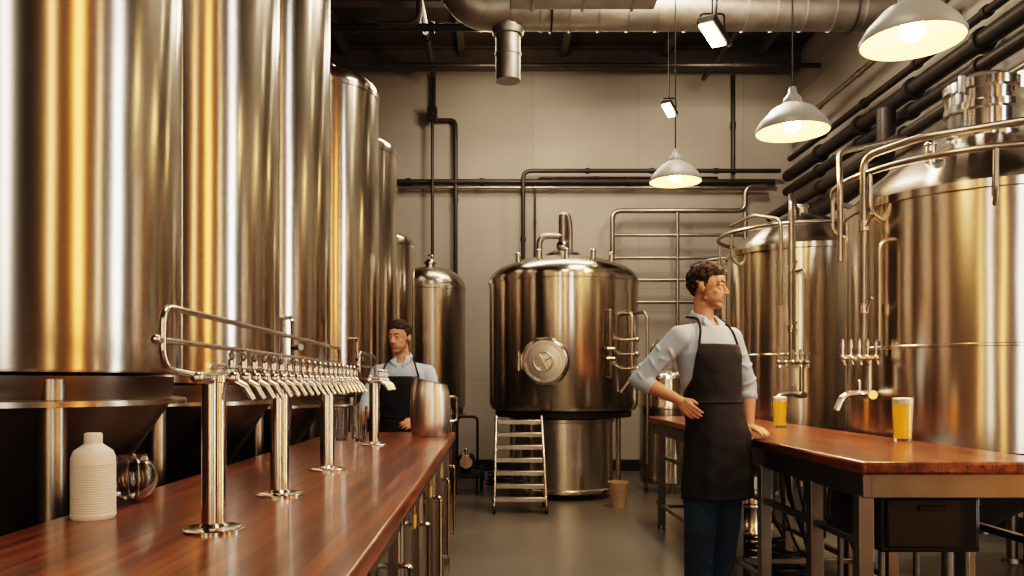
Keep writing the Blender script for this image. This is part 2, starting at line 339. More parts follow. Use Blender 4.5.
# right tanks
def serving(loc,r,zb,zt,dh,label,neck=None,ring=True):
    t=thing('serving_tank',loc,label,'brewing tank','domed serving tanks beside the table')
    b=B(); H=zt-zb
    prof=[(r-.05,zb-.02),(r,zb+.02)]
    for f in (.4,): z=zb+H*f; prof+=[(r,z-.01),(r+.004,z-.006),(r+.004,z+.006),(r,z+.01)]
    prof+=[(r,zt-.06),(r+.014,zt-.055),(r+.014,zt-.01),(r,zt-.005)]
    for i in range(1,13):
        u=i/12; prof.append((r*(1-u) if i<12 else 0,zt+dh*(1-(1-u)**1.8)))
    a_lathe(b,prof,96); par(tomesh(b,'tank_body',STEEL),t)
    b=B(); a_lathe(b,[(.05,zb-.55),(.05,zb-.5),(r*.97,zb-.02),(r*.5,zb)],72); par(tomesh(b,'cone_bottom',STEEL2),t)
    for i in range(4):
        a=math.pi/4+math.pi/2*i; x,y=(r-.06)*math.cos(a),(r-.06)*math.sin(a)
        b=B(); a_cone(b,(x,y,.02),(x,y,zb),.035,.035,16); a_cone(b,(x,y,0),(x,y,.03),.07,.06,20); par(tomesh(b,'leg',FRAME),t)
    if neck:
        z=zt+dh-.08; h=neck
        b=B(); a_lathe(b,[(h*1.2,z-.04),(h*1.2,z+.05),(h,z+.07),(h,z+.2),(h*1.12,z+.21),(h*1.12,z+.25),(h,z+.26),(h,z+.33),(h*1.14,z+.34),(h*1.14,z+.39),(h*.95,z+.41),(h*.6,z+.45),(0,z+.46)],48)
        par(tomesh(b,'neck',CHROME),t)
        for i in range(4):
            b=B(); a=.5+i*math.pi/2; a_box(b,(h*1.15*math.cos(a),h*1.15*math.sin(a),z+.36),(.03,.03,.1)); par(tomesh(b,'neck_clamp',CHROME),t)
    if ring:
        zr=zt+.14
        b=B(); a_tube(b,circle((0,0),r+.08,zr,64),.018,closed=True,n=10)
        for i in range(8):
            a=i*math.pi/4+.3; c,s=math.cos(a),math.sin(a)
            a_tube(b,[((r+.08)*c,(r+.08)*s,zr),((r+.08)*c,(r+.08)*s,zt-.1),((r-.02)*c,(r-.02)*s,zt-.16)],.014,.05,8)
        par(tomesh(b,'guard_rail',PIPE),t)
    return t
r1=serving((3.12,5.07,0),.80,.85,2.38,.44,'large domed steel tank with wide hatch neck behind the table',neck=.2)
r2=serving((2.86,7.4,0),.65,.85,2.46,.36,'domed steel tank with a rail and pipes behind the table',neck=None)
r3=serving((2.95,9.4,0),.5,.85,2.5,.2,'steel tank partly hidden near the rear wall',neck=None)
for (dx,dy) in ((-.5,-.3),(.2,-.55)):
    b=B(); a_cone(b,(dx,dy,2.48),(dx,dy,2.66),.03,.03); a_ell(b,(dx,dy,2.67),(.036,.036,.022)); par(tomesh(b,'top_fitting',CHROME),r1)
b=B(); a_cone(b,(0,0,2.78),(0,0,2.88),.07,.07,24); a_ell(b,(0,0,2.88),(.08,.08,.03)); par(tomesh(b,'top_hatch',CHROME),r2)
def manifold(parent,base,wx,z,zs,loc):
    ox,oy=base[0]-loc[0],base[1]-loc[1]
    b=B(); a_tube(b,[(ox-wx,oy,z),(ox+wx,oy,z)],.016,n=10)
    for i in range(5):
        x=ox-wx+2*wx*i/4; a_caps(b,(x,oy,z),(x,oy,z+.07),.008); a_cone(b,(x,oy,z+.06),(x,oy,z+.11),.013,.009,10); a_ell(b,(x,oy-.01,z),.02)
        a_caps(b,(x,oy,z),(x,oy-.03,z-.04),.007)
    par(tomesh(b,'valve_manifold',CHROME),parent)
    b=B(); a_tube(b,[(ox+wx*.6,oy,z),(ox+wx*.6,oy,zs+.03),(ox,oy-.02,zs+.04),(ox-wx*1.1,oy-.03,zs+.03),(ox-wx*1.5,oy-.03,zs-.06)],.019,.06,10)
    a_cone(b,(ox+wx*.6,oy-.05,zs+.03),(ox+wx*.6,oy+.12,zs+.03),.026,.026); a_caps(b,(ox,oy,zs+.05),(ox,oy,zs+.11),.01)
    par(tomesh(b,'spout',CHROME),parent)
manifold(r1,(2.2,4.78),.10,1.40,1.15,(3.12,5.07))
manifold(r2,(2.5,6.62),.12,1.42,1.12,(2.86,7.4))
def ppipe(parent,name,pts,r,loc,f=.08,m=PIPE):
    b=B(); a_tube(b,[(p[0]-loc[0],p[1]-loc[1],p[2]) for p in pts],r,f,10)
    par(tomesh(b,name,m),parent)
L1=(3.12,5.07);L2=(2.86,7.4)
ppipe(r1,'riser_pipe',[(2.26,4.85,1.42),(2.26,4.85,2.62),(2.46,4.6,2.66),(3.0,4.2,2.66)],.022,L1)
ppipe(r1,'riser_pipe',[(2.16,4.95,2.0),(2.16,4.95,2.5),(2.26,5.2,2.75),(2.8,5.4,2.9)],.018,L1)
ppipe(r1,'riser_pipe',[(2.30,4.74,1.5),(2.30,4.74,2.1),(2.46,4.75,2.1)],.014,L1)
ppipe(r2,'riser_pipe',[(2.5,6.66,1.42),(2.5,6.66,2.75),(2.62,7.0,2.9),(2.8,7.3,2.8)],.022,L2)
ppipe(r2,'riser_pipe',[(2.42,6.68,1.9),(2.42,6.68,2.62),(2.3,7.0,2.72),(2.25,7.5,2.72)],.016,L2)
ppipe(r2,'riser_pipe',[(2.6,6.6,1.45),(2.6,6.6,2.2),(2.6,6.85,2.2)],.013,L2)
for z in (1.7,2.2):
    b=B(); a_cone(b,(2.26-3.12,4.85-5.07,z-.03),(2.26-3.12,4.85-5.07,z+.03),.034,.034); a_caps(b,(2.26-3.12,4.8-5.07,z),(2.26-3.12,4.74-5.07,z+.05),.009); par(tomesh(b,'valve',CHROME),r1)
    b=B(); a_cone(b,(2.5-2.86,6.66-7.4,z-.03),(2.5-2.86,6.66-7.4,z+.03),.034,.034); a_caps(b,(2.5-2.86,6.6-7.4,z),(2.5-2.86,6.54-7.4,z+.05),.009); par(tomesh(b,'valve',CHROME),r2)
st=thing('small_tank',(2.05,9.3,0),'short steel tank with pipe fittings beside the kettle','brewing tank')
b=B(); a_lathe(b,[(.3,.1),(.32,.12),(.32,.95),(.33,.96),(.33,1.0),(.32,1.02),(.32,1.3)]+dome(.32,1.3,.12,8,0),56); par(tomesh(b,'tank_body',STEEL),st)
for i in range(3):
    a=2*math.pi*i/3+.5; b=B(); a_cone(b,(.26*math.cos(a),.26*math.sin(a),0),(.26*math.cos(a),.26*math.sin(a),.12),.025,.025); par(tomesh(b,'leg',PIPE),st)
for dx in (-.2,-.08,.06,.2):
    b=B(); a_tube(b,[(dx,-.05,1.36),(dx,-.05,1.75+dx*.5),(dx+.08,-.05,1.85+dx*.5)],.016,.05,8); a_cone(b,(dx-.03,-.05,1.55),(dx+.03,-.05,1.55),.028,.028,10)
    par(tomesh(b,'pipe_fitting',CHROME),st)
# ------------------------------------------------------------ pipework on walls
def pipe(name,pts,r,label,f=.12,m=PIPE,clamps=True):
    o=V(pts[0]); b=B(); P=[V(p)-o for p in pts]; a_tube(b,P,r,f,14)
    for p,q in zip(P,P[1:]):
        L=(q-p).length; n=int(L//1.2)
        for i in range(1,n+1):
            c=p+(q-p)*i/(n+1); d=(q-p).normalized(); a_cone(b,c-d*.03,c+d*.03,r*1.35,r*1.35,14)
    return top(tomesh(b,name,m),o,label,'pipe')
YW=11.3
pipe('wall_pipe',[(-2.2,YW,4.09),(4.0,YW,4.09)],.04,'long horizontal dark pipe fixed along the rear wall',m=DKPIPE)
pipe('wall_pipe',[(-2.2,YW,4.01),(3.9,YW,4.01)],.02,'thin horizontal steel pipe running along the rear wall',m=PIPE)
pipe('wall_pipe',[(.45,YW-.1,2.3),(.45,YW-.1,4.22),(4.05,YW-.1,4.22)],.03,'dark pipe rising behind the kettle and turning along the wall',m=DKPIPE)
pipe('wall_pipe',[(.62,YW,2.9),(.62,YW,4.15),(3.2,YW,4.15)],.016,'thin steel pipe following the rear wall',m=DKPIPE)
pipe('wall_pipe',[(-.81,YW,5.6),(-.81,YW,4.96),(-.5,YW,4.96),(-.5,YW,2.7)],.03,'dark conduit bending down the rear wall',m=DKPIPE,f=.08)
pipe('wall_pipe',[(-.82,YW-.1,4.9),(-.82,YW-.1,3.0)],.022,'dark vertical conduit on the rear wall',m=DKPIPE)
pipe('wall_pipe',[(3.42,YW,5.6),(3.42,YW,4.2)],.03,'dark vertical conduit near the room corner',m=DKPIPE)
b=B(); a_box(b,(0,0,0),(.14,.08,.2)); a_cone(b,(0,-.04,0),(0,-.06,0),.03,.03); top(tomesh(b,'junction_box',IRON,True,.01),(-.82,YW-.12,5.0),'black electrical junction box on the rear wall conduit','electrical box')
pr=thing('pipe_rack',(1.76,11.2,2.0),'ladder-like grid of steel pipes mounted on the rear wall','pipe rack')
zs=[3.63,3.32,3.0,2.69,2.38]
b=B(); a_tube(b,[(-.06,0,0),(-.06,0,1.66),(1.8,0,1.66),(1.8,0,2.0),(2.1,0,2.0)],.035,.12,12); par(tomesh(b,'frame_pipe',PIPE),pr)
for z in zs[1:]:
    b=B(); a_tube(b,[(-.06,0,z-2),(1.8,0,z-2)],.024,n=10); par(tomesh(b,'rung_pipe',PIPE),pr)
for x in (.85,1.8):
    b=B(); a_tube(b,[(x,0,0),(x,0,1.64)],.028,n=10); par(tomesh(b,'riser_pipe',PIPE),pr)
for (x,z,r,m,l) in ((4.12,4.12,.08,DKPIPE,'thick dark insulated pipe running along the side wall'),(4.1,3.9,.06,DKPIPE,'dark pipe running along the side wall'),(4.16,3.72,.035,PIPE,'slim steel pipe running along the side wall'),(4.15,4.36,.04,DKPIPE,'thin upper dark pipe along the side wall'),(4.1,4.7,.03,PIPE,'thin upper steel pipe along the side wall')):
    pipe('wall_pipe',[(x,11.1,z),(x,1.2,z)],r,l,m=m)
pipe('wall_pipe',[(3.9,7.9,3.95),(3.9,7.9,3.4),(3.9,9.0,3.3),(3.9,10.8,3.3),(3.7,11.1,3.3)],.09,'thick black insulated pipe bending near the room corner',m=DKPIPE,f=.2)
pipe('wall_pipe',[(3.8,6.3,3.55),(3.8,8.4,3.5),(3.8,10.9,3.5)],.06,'black insulated pipe near the room corner',m=DKPIPE,f=.2)
b=B(); a_tube(b,[(0,0,0),(-.1,0,0),(-.1,0,.25),(-.1,.3,.25)],.018,.05,8); a_tube(b,[V((-.16,.08*math.cos(t*.4488),.08*math.sin(t*.4488)+.1)) for t in range(14)],.01,closed=True,n=8); a_caps(b,(-.16,-.08,.1),(-.16,.08,.1),.007); a_caps(b,(-.1,0,.1),(-.17,0,.1),.012)
top(tomesh(b,'valve_wheel',DKPIPE),(4.25,7.3,4.48),'dark hand-wheel valve on the side wall','valve')
# ducts
du=thing('ventilation_duct',(0,8.0,4.97),'round spiral metal ventilation duct hung under the ceiling','duct')
b=B(); a_tube(b,[(-.42,.0,.9),(-.42,0,.35),(-.2,0,0),(.4,0,0),(4.2,0,0)],.19,.3,28)
for i in range(14): a_cone(b,(.2+i*.29,0,0),(.225+i*.29,0,0),.2,.2,28)
par(tomesh(b,'main_duct',DUCT),du)
b=B(); a_tube(b,[(.17,0,-.1),(.17,0,-.7)],.125,n=24); a_cone(b,(.17,0,-.25),(.17,0,-.19),.15,.165,24); a_cone(b,(.17,0,-.45),(.17,0,-.43),.133,.133,24); par(tomesh(b,'branch_duct',DUCT),du)
for x in (.6,2.2,3.6):
    b=B(); a_cone(b,(x,0,.18),(x,0,.9),.008,.008,8); a_tube(b,[V((x,.205*math.cos(t*.2618),.205*math.sin(t*.2618))) for t in range(24)],.01,closed=True,n=6); par(tomesh(b,'hanger_strap',IRON),du)
b=B(); a_box(b,(0,0,0),(1.3,.45,.32)); 
for i in range(3): a_box(b,(-.45+i*.45,0,0),(.03,.48,.35))
o=top(tomesh(b,'rectangular_duct',DUCT,True,.01),(.82,7.0,4.78),'rectangular sheet-metal duct under the ceiling','duct')
for x in (-.5,.5):
    b=B(); a_cone(b,(x,0,.15),(x,0,1.1),.008,.008,8); par(tomesh(b,'hanger_rod',IRON),o)
for (pts,r,l) in (([(-1.2,10.2,5.3),(4.2,10.2,5.3)],.03,'dark conduit hung across the room below the ceiling'),
                  ([(-2.4,9.0,5.25),(.2,9.0,5.25),(.2,9.0,5.6)],.045,'dark sprinkler pipe across the room'),
                  ([(-.78,4.0,5.45),(-.78,10.9,5.45)],.04,'dark sprinkler pipe running the length of the room'),
                  ([(2.9,2.0,5.4),(2.9,10.9,5.4)],.035,'dark conduit running the length of the ceiling'),
                  ([(-1.1,7.8,4.75),(-.7,7.8,4.75),(-.7,7.8,5.6)],.03,'dark pipe drop above the tanks')):
    pipe('ceiling_pipe',pts,r,l,m=DKPIPE)
# ------------------------------------------------------------ pendant lamps
def light(kind,name,loc,energy,col,size=.1,rot=None,sx=None,sy=None,spot=None):
    l=D.lights.new(name,kind); l.energy=energy; l.color=col
    if kind=='AREA':
        l.shape='RECTANGLE'; l.size=sx; l.size_y=sy
    else: l.shadow_soft_size=size
    if spot: l.spot_size=spot; l.spot_blend=.6
    o=D.objects.new(name,l); COL.objects.link(o); o.location=loc
    if rot: o.rotation_euler=rot
    return o
PL=((2.0,3.8,2.87),(1.96,5.2,2.88),(1.66,7.2,3.06))
pl=thing('pendant_lamp',PL[0],'grey enamel pendant lamp glowing warm above the table','pendant lamp','enamel pendant lamps over the table')
b=B(); n=48; prof=[(.055,.19),(.062,.185),(.132,.146),(.203,.07),(.232,.02),(.232,0),(.226,0)]
rings=[[b.verts.new((r*math.cos(2*math.pi*i/n),r*math.sin(2*math.pi*i/n),z)) for i in range(n)] for r,z in prof]
prof2=[(.226,0),(.224,.018),(.196,.065),(.126,.138),(.058,.178)]
for A,Bq in zip(rings,rings[1:]):
    for i in range(n): b.faces.new((A[i],A[(i+1)%n],Bq[(i+1)%n],Bq[i]))
r2_=[rings[-1]]+[[b.verts.new((r*math.cos(2*math.pi*i/n),r*math.sin(2*math.pi*i/n),z)) for i in range(n)] for r,z in prof2[1:]]
for A,Bq in zip(r2_,r2_[1:]):
    for i in range(n): f=b.faces.new((A[i],A[(i+1)%n],Bq[(i+1)%n],Bq[i])); f.material_index=1
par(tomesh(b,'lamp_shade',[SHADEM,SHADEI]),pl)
b=B(); a_lathe(b,[(.06,.18),(.062,.19),(.055,.22),(.03,.25),(.022,.29),(0,.3)],24); par(tomesh(b,'lamp_socket',SHADEM),pl)
b=B(); a_ell(b,(0,0,.06),(.055,.055,.06)); par(tomesh(b,'bulb',BULB),pl)
b=B(); a_cone(b,(0,0,.29),(0,0,2.9),.006,.006,8); par(tomesh(b,'cord',BLACK),pl)
dup(pl,PL[1]); dup(pl,PL[2])
WARM=(1,.58,.24)
for (x,y,z) in PL:
    light('SPOT','pendant_light',(x,y,z-.03),90,WARM,.08,spot=2.4)
def flood(loc,s,tilt,lab):
    t=thing('flood_lamp',loc,lab,'ceiling lamp','hanging rectangular flood lamps')
    b=B(); a_box(b,(0,0,.035*s),(.14*s,.28*s,.05*s)); 
    for i in range(5): a_box(b,(-.05*s+i*.025*s,0,.07*s),(.006,.24*s,.04*s))
    h=par(tomesh(b,'housing',IRON,True,.006),t); h.rotation_euler=tilt
    b=B(); a_box(b,(0,0,-.0*s),(.11*s,.25*s,.02)); h2=par(tomesh(b,'lens',FLOODM,True,.004),t); h2.rotation_euler=tilt
    b=B(); a_tube(b,[(-.09*s,0,.02),(-.09*s,0,.16*s),(.09*s,0,.16*s),(.09*s,0,.02)],.008,.03,8); a_cone(b,(0,0,.16*s),(0,0,5.6-loc[2]),.006,.006,8); par(tomesh(b,'hanger',IRON),t)
flood((1.66,6.0,3.86),1,(-.35,.1,-.75),'bright rectangular flood lamp hanging on a cord')
flood((1.88,8.45,4.13),.8,(-.4,0,-.6),'small bright rectangular flood lamp hanging on a cord')
# ------------------------------------------------------------ left bar counter
CZ=.95; CY0,CY1=.9,4.9; cx0,cx1=-.965,-.22
b=B(); a_box(b,(0,0,-.0225),(cx1-cx0,CY1-CY0,.045)); 
top(tomesh(b,'bar_worktop',WOOD,True,.006),((cx0+cx1)/2,(CY0+CY1)/2,CZ),'long varnished reddish wood worktop on the steel cabinets','countertop')
nU=6; UL=(CY1-CY0-.1)/nU
def cabinet(y):
    t=thing('bar_cabinet',((cx0+cx1)/2,y,0),'steel bar cabinet with glass-panelled door and long handle','cabinet','cabinets under the bar worktop')
    W=cx1-cx0-.08; dpt=UL-.004
    b=B(); a_box(b,(-.01,0,.5),(W-.02,dpt,.8)); a_box(b,(-.03,0,.05),(W-.1,dpt,.1)); par(tomesh(b,'body',BLACK,True,.004),t)
    b=B(); x=W/2
    a_box(b,(x-.005,0,.86),(.03,dpt-.03,.04)); a_box(b,(x-.005,0,.14),(.03,dpt-.03,.04)); a_box(b,(x-.005,-dpt/2+.035,.5),(.03,.04,.76)); a_box(b,(x-.005,dpt/2-.035,.5),(.03,.04,.76))
    dr=par(tomesh(b,'door',FRAME,True,.004),t)
    b=B(); a_box(b,(x-.012,0,.5),(.008,dpt-.1,.7)); par(tomesh(b,'glass_panel',DKGLASS,True),dr)
    b=B(); hy=dpt/2-.06; a_tube(b,[(x+.01,hy,.75),(x+.04,hy,.75),(x+.04,hy,.35),(x+.01,hy,.35)],.008,.02,8); par(tomesh(b,'handle',CHROME),dr)
    return t
c0=cabinet(CY0+.05+UL/2)
for i in range(1,nU): dup(c0,((cx0+cx1)/2,CY0+.05+UL*(i+.5),0))
for i,yy in enumerate((2.6,3.3,4.0)):
    b=B(); a_box(b,(0,0,0),(.006,.05,.04)); a_cone(b,(0,0,.02),(0,0,.05),.002,.002,6); top(tomesh(b,'price_tag',YEL),(cx1-.028,yy,.80),'small yellow tag hanging on the cabinet door','tag','yellow tags on the cabinets')
# tap towers
TX=-.565
def tower(y0,posts,y1,label,ntap):
    t=thing('beer_tap_tower',(TX,y0,CZ),label,'beer tap','chrome tap towers on the bar')
    for y in posts:
        b=B(); a_lathe(b,[(.062,0),(.062,.005),(.055,.008),(.03,.010),(.0245,.016),(.0245,.3),(.027,.302),(.027,.315),(0,.32)],32,(0,y-y0,0)); par(tomesh(b,'post',CHROME),t)
    L=y1-y0
    b=B(); a_cone(b,(0,0,.31),(0,L,.31),.013,.013,18); a_ell(b,(0,0,.31),.013); a_ell(b,(0,L,.31),.013)
    a_cone(b,(.0,.06,.335),(.0,L,.335),.006,.006,12); par(tomesh(b,'manifold_pipe',CHROME),t)
    b=B(); a_tube(b,[(-.005,.0,.315),(-.03,-.09,.325),(-.03,-.09,.44),(-.03,.08,.44),(-.03,L,.435),(-.03,L+.02,.33)],.0065,.04,10)
    a_tube(b,[(-.03,-.12,.378),(-.03,L+.03,.378)],.0055,n=10); a_ell(b,(-.03,-.12,.378),.009)
    par(tomesh(b,'guard_rail',CHROME),t)
    for i in range(ntap):
        y=.10+i*(L-.13)/max(1,ntap-1); z=.31
        s=par(D.objects.new('beer_tap',None),t); COL.objects.link(s); s.location=(0,y,z)
        b=B(); a_cone(b,(.008,0,0),(.030,0,0),.0085,.0085,12); a_ell(b,(.036,0,0),(.015,.012,.014),u=14,v=10)
        a_cone(b,(.036,0,-.004),(.062,0,-.018),.009,.0075,12); a_ell(b,(.062,0,-.018),.0078,u=12,v=8)
        a_cone(b,(.062,0,-.018),(.078,0,-.044),.0075,.0062,12); par(tomesh(b,'spout',CHROME),s)
        b=B(); a_cone(b,(.036,0,.006),(.034,0,.02),.004,.004,10); a_lathe(b,[(.003,.018),(.0080,.022),(.0085,.036),(.005,.041),(.007,.050),(.003,.056),(0,.057)],12,(.034,0,0)); par(tomesh(b,'tap_handle',CHROME),s)
    return t
tower(1.54,(1.63,2.14,2.76),3.14,'long chrome beer tap rail on posts with many spouts',20)
tower(3.70,(3.87,),4.10,'short chrome tap tower with spouts on the bar',6)
st_=thing('steel_pitcher',(-.345,4.55,CZ),'brushed steel pitcher standing at the end of the bar','pitcher')
b=B(); a_lathe(b,[(0,0),(.10,0),(.108,.012),(.114,.08),(.114,.2),(.108,.26),(.098,.30),(.100,.312),(.092,.312),(.104,.2),(.098,.02),(0,.02)],56)
for v in b.verts:
    if v.co.z>.2: v.co.z+= (-v.co.x)*.22*(v.co.z-.2)/.1
par(tomesh(b,'body',BRIGHT),st_)
b=B(); a_tube(b,[(.11,.02,.22),(.15,.05,.22),(.15,.05,.08),(.11,.02,.08)],.007,.03,8); par(tomesh(b,'handle',CHROME),st_)
wb=thing('ribbed_bottle',(-.885,1.78,CZ),'white ribbed plastic bottle standing on the bar','bottle')
b=B(); prof=[(.0,0),(.044,0),(.047,.005)]
for i in range(22): z=.012+i*.0052; prof+=[(.047,z),(.0458,z+.0026)]
prof+=[(.046,.135),(.04,.15),(.022,.163),(.016,.168),(.016,.172),(0,.172)]
a_lathe(b,prof,40); par(tomesh(b,'body',WHITEP),wb)
b=B(); a_lathe(b,[(.0185,.166),(.019,.168),(.019,.186),(.017,.189),(0,.189)],24); par(tomesh(b,'cap',WHITEP),wb)
gb=thing('round_glass_jar',(-.905,2.02,CZ),'round clear glass jar with steel rim standing by the bottle','jar')
b=B(); prof=[(0,.002)]+[(.06*math.sin(t*math.pi/16),.06-.06*math.cos(t*math.pi/16)) for t in range(2,14)]
prof+=[(.035,.118),(.033,.118)]+[(.057*math.sin(t*math.pi/16),.06-.057*math.cos(t*math.pi/16)) for t in range(12,1,-1)]+[(0,.005)]
a_lathe(b,prof,40); par(tomesh(b,'glass',GLASS),gb)
b=B(); a_tube(b,[V((.062*math.cos(t*.2618)*.6,-.062*math.cos(t*.2618)*.8,.062+.06*math.sin(t*.2618))) for t in range(24)],.003,closed=True,n=8); par(tomesh(b,'rim',CHROME),gb)
def glass(loc,h,r,label,beer=False,grp=None):
    t=thing('beer_glass' if beer else 'drinking_glass',loc,label,'glass',grp)
    b=B(); a_lathe(b,[(0,0),(r*.8,0),(r*.82,.004),(r,h),(r-.003,h),(r*.8-.003,.014),(0,.014)],32); par(tomesh(b,'glass',GLASS),t)
    if beer:
        rr=lambda z:(r*.8+(r*.2)*z/h-.0036)
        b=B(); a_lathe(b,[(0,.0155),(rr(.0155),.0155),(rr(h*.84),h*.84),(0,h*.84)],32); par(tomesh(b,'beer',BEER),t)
        b=B(); a_lathe(b,[(0,h*.842),(rr(h*.84),h*.842),(rr(h*.97),h*.97),(rr(h*.95)*.7,h*.995),(0,h*1.0)],32); par(tomesh(b,'foam',FOAM),t)
    return t
glass((-.68,4.12,CZ),.18,.045,'empty clear glass standing on the bar by the tap tower',grp='clear glasses on the bar')
glass((-.79,4.2,CZ),.17,.045,'empty clear glass standing on the bar by the tap tower',grp='clear glasses on the bar')
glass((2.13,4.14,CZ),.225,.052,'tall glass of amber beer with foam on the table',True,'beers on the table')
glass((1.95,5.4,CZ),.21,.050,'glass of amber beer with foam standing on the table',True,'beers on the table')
# ------------------------------------------------------------ right table
tb=thing('high_table',(1.81,5.12,0),'long varnished wood table on a stainless steel frame','table')
b=B(); a_box(b,(0,0,CZ-.025),(.80,4.16,.05)); par(tomesh(b,'table_top',WOOD,True,.012),tb)
b=B()
for x in (-.34,.34): a_box(b,(x,0,.85),(.04,4.0,.10))
for y in (-1.98,1.98,0): a_box(b,(0,y,.85),(.66,.04,.10))
par(tomesh(b,'apron_frame',FRAME,True,.004),tb)
for y in (3.16,3.63,4.3,4.78,5.8,6.9):
    for x in (1.47,2.15):
        b=B(); a_box(b,(0,0,.42),(.06,.06,.78)); a_cone(b,(0,0,0),(0,0,.04),.035,.025)
        par(tomesh(b,'leg',FRAME,True,.004),tb,loc=(x-1.81,y-5.12,0))
for x in (-.34,.34):
    for z in (.62,.2):
        b=B(); a_box(b,(x,0,z),(.03,3.9,.03)); par(tomesh(b,'lower_rail',FRAME,True,.003),tb)
for y in (-1.95,-.4,1.7):
    b=B(); a_box(b,(0,y,.2),(.66,.03,.03)); par(tomesh(b,'cross_rail',FRAME,True,.003),tb)
ua=thing('undercounter_cooler',(1.84,3.6,.0),'black cooler box on thin legs under the table frame','cooler')
b=B(); a_box(b,(0,0,.665),(.42,.5,.25)); a_box(b,(-.0,-.26,.665),(.38,.02,.21)); par(tomesh(b,'body',BLACK,True,.01),ua)
b=B(); a_box(b,(.0,-.275,.73),(.12,.014,.02)); par(tomesh(b,'handle',IRON,True,.003),ua)
for sx in (-.18,.18):
    for sy in (-.2,.2):
        b=B(); a_cone(b,(sx,sy,.0),(sx,sy,.55),.014,.014,10); par(tomesh(b,'leg',FRAME),ua)
for i,(x,y) in enumerate(((1.8,4.15),(1.82,4.95),(1.78,5.33))):
    b=B(); P=[]
    for k_ in range(60):
        t=k_*.42; P.append(V(((.15+.015*math.sin(k_*1.3))*math.cos(t),(.15+.015*math.sin(k_*1.3))*math.sin(t),.02+.0035*k_+.012*math.sin(k_*.9))))
    P+= [V((.1,.0,.35)),V((.03,.02,.55)),V((0,.0,.75))]
    a_tube(b,P,.012,0,8); top(tomesh(b,'coiled_hose',RUBBER),(x,y,0),'coiled black rubber hose under the table','hose','black hoses under the table')
for i in range(5):
    b=B(); x=1.6+.11*i; y0_=4.05+.16*i
    a_tube(b,fillet([V((0,0,.79)),V((-.02,.02,.5)),V((.06,.1,.32+.03*i)),V((.05,.28,.36)),V((.0,.36,.6)),V((0,.38,.79))],.12),.007,0,8)
    top(tomesh(b,'hanging_cable',RUBBER),(x,y0_,0),'black cable looping down under the table frame','cable','hanging cables under the table')
kg=thing('beer_keg',(1.82,6.3,0),'stainless steel beer keg standing under the table','keg','kegs under the table')
b=B(); a_lathe(b,[(0,.03),(.15,.03),(.185,.06),(.19,.1),(.185,.17),(.192,.18),(.192,.2),(.185,.21),(.185,.36),(.192,.37),(.192,.39),(.185,.4),(.19,.47),(.18,.5),(.1,.53),(.04,.53),(.04,.56),(0,.56)],40); par(tomesh(b,'body',STEEL),kg)
b=B(); a_lathe(b,[(.165,.5),(.175,.5),(.178,.59),(.168,.6),(.162,.59),(.162,.5)],32); par(tomesh(b,'rim',PIPE),kg)
b=B(); a_lathe(b,[(.16,0),(.175,0),(.175,.06),(.16,.06)],32); par(tomesh(b,'foot_ring',PIPE),kg)
dup(kg,(1.82,5.8,0))
# ------------------------------------------------------------ step ladder
sl=thing('rolling_steps',(.28,7.85,0),'steel rolling step ladder with seven treads beside the kettle','step ladder')
W=.5; H=.92
for sx in (-W/2,W/2):
    b=B(); a_tube(b,[(sx,-.2,.07),(sx*.9,.12,H)],.016,n=10); a_tube(b,[(sx,.22,.07),(sx*.92,.14,H)],.014,n=10); a_tube(b,[(sx,-.2,.1),(sx,.22,.1)],.012,n=8); par(tomesh(b,'side_rail',CHROME),sl)
for i in range(7):
    t=(i+.6)/7; y=-.2+.32*t; z=.07+(H-.07)*t; b=B(); a_box(b,(0,y+.03,z),(W*(1-.1*t)-.02,.11,.022)); a_box(b,(0,y-.02,z-.012),(W*(1-.1*t)-.02,.012,.04)); par(tomesh(b,'tread',PIPE,True,.003),sl)
for sx in (-W/2,W/2):
    for y in (-.2,.22):
        b=B(); a_cone(b,(sx-.014,y,.038),(sx+.014,y,.038),.038,.038,18); a_box(b,(sx,y,.065),(.04,.04,.02)); par(tomesh(b,'caster',RUBBER),sl)
bk=thing('bucket',(1.28,8.05,0),'small beige plastic bucket with handle on the floor','bucket')
b=B(); a_lathe(b,[(0,0),(.075,0),(.095,.24),(.1,.24),(.1,.26),(.09,.26),(.07,.015),(0,.015)],32); par(tomesh(b,'body',BEIGE),bk)
b=B(); a_tube(b,[V((.1*math.cos(t*math.pi/12),0,.235+.03*math.sin(t*math.pi/12)*-1)) for t in range(13)],.004,n=6); par(tomesh(b,'handle',PIPE),bk)
pc=thing('pump_cart',(-.28,9.2,0),'wheeled pump cart with hoses by the rear tank','pump cart')
b=B(); a_box(b,(0,0,.22),(.3,.5,.03)); a_tube(b,[(-.12,.24,.22),(-.12,.3,.85),(.12,.3,.85),(.12,.24,.22)],.015,.06,8); par(tomesh(b,'frame',IRON),pc)
for sx in (-.17,.17):
    b=B(); c_=[V((sx,.17+.13*math.cos(t*.2618),.145+.13*math.sin(t*.2618))) for t in range(24)]; a_tube(b,c_,.017,closed=True,n=8)
    for q in range(6): a_caps(b,(sx,.17,.145),(sx,.17+.12*math.cos(q*1.047),.145+.12*math.sin(q*1.047)),.005)
    a_cone(b,(sx-.02,.17,.145),(sx+.02,.17,.145),.02,.02); par(tomesh(b,'wheel',RUBBER),pc)
b=B(); a_cone(b,(0,-.18,.36),(0,.1,.36),.1,.1,24); a_cone(b,(0,-.24,.36),(0,-.18,.36),.07,.11,24); a_caps(b,(0,-.21,.36),(0,-.21,.5),.02); par(tomesh(b,'motor',STEEL2),pc)
for sx in (-.12,.12):
    b=B(); a_cone(b,(sx,-.2,0),(sx,-.2,.22),.015,.015,8); par(tomesh(b,'leg',IRON),pc)
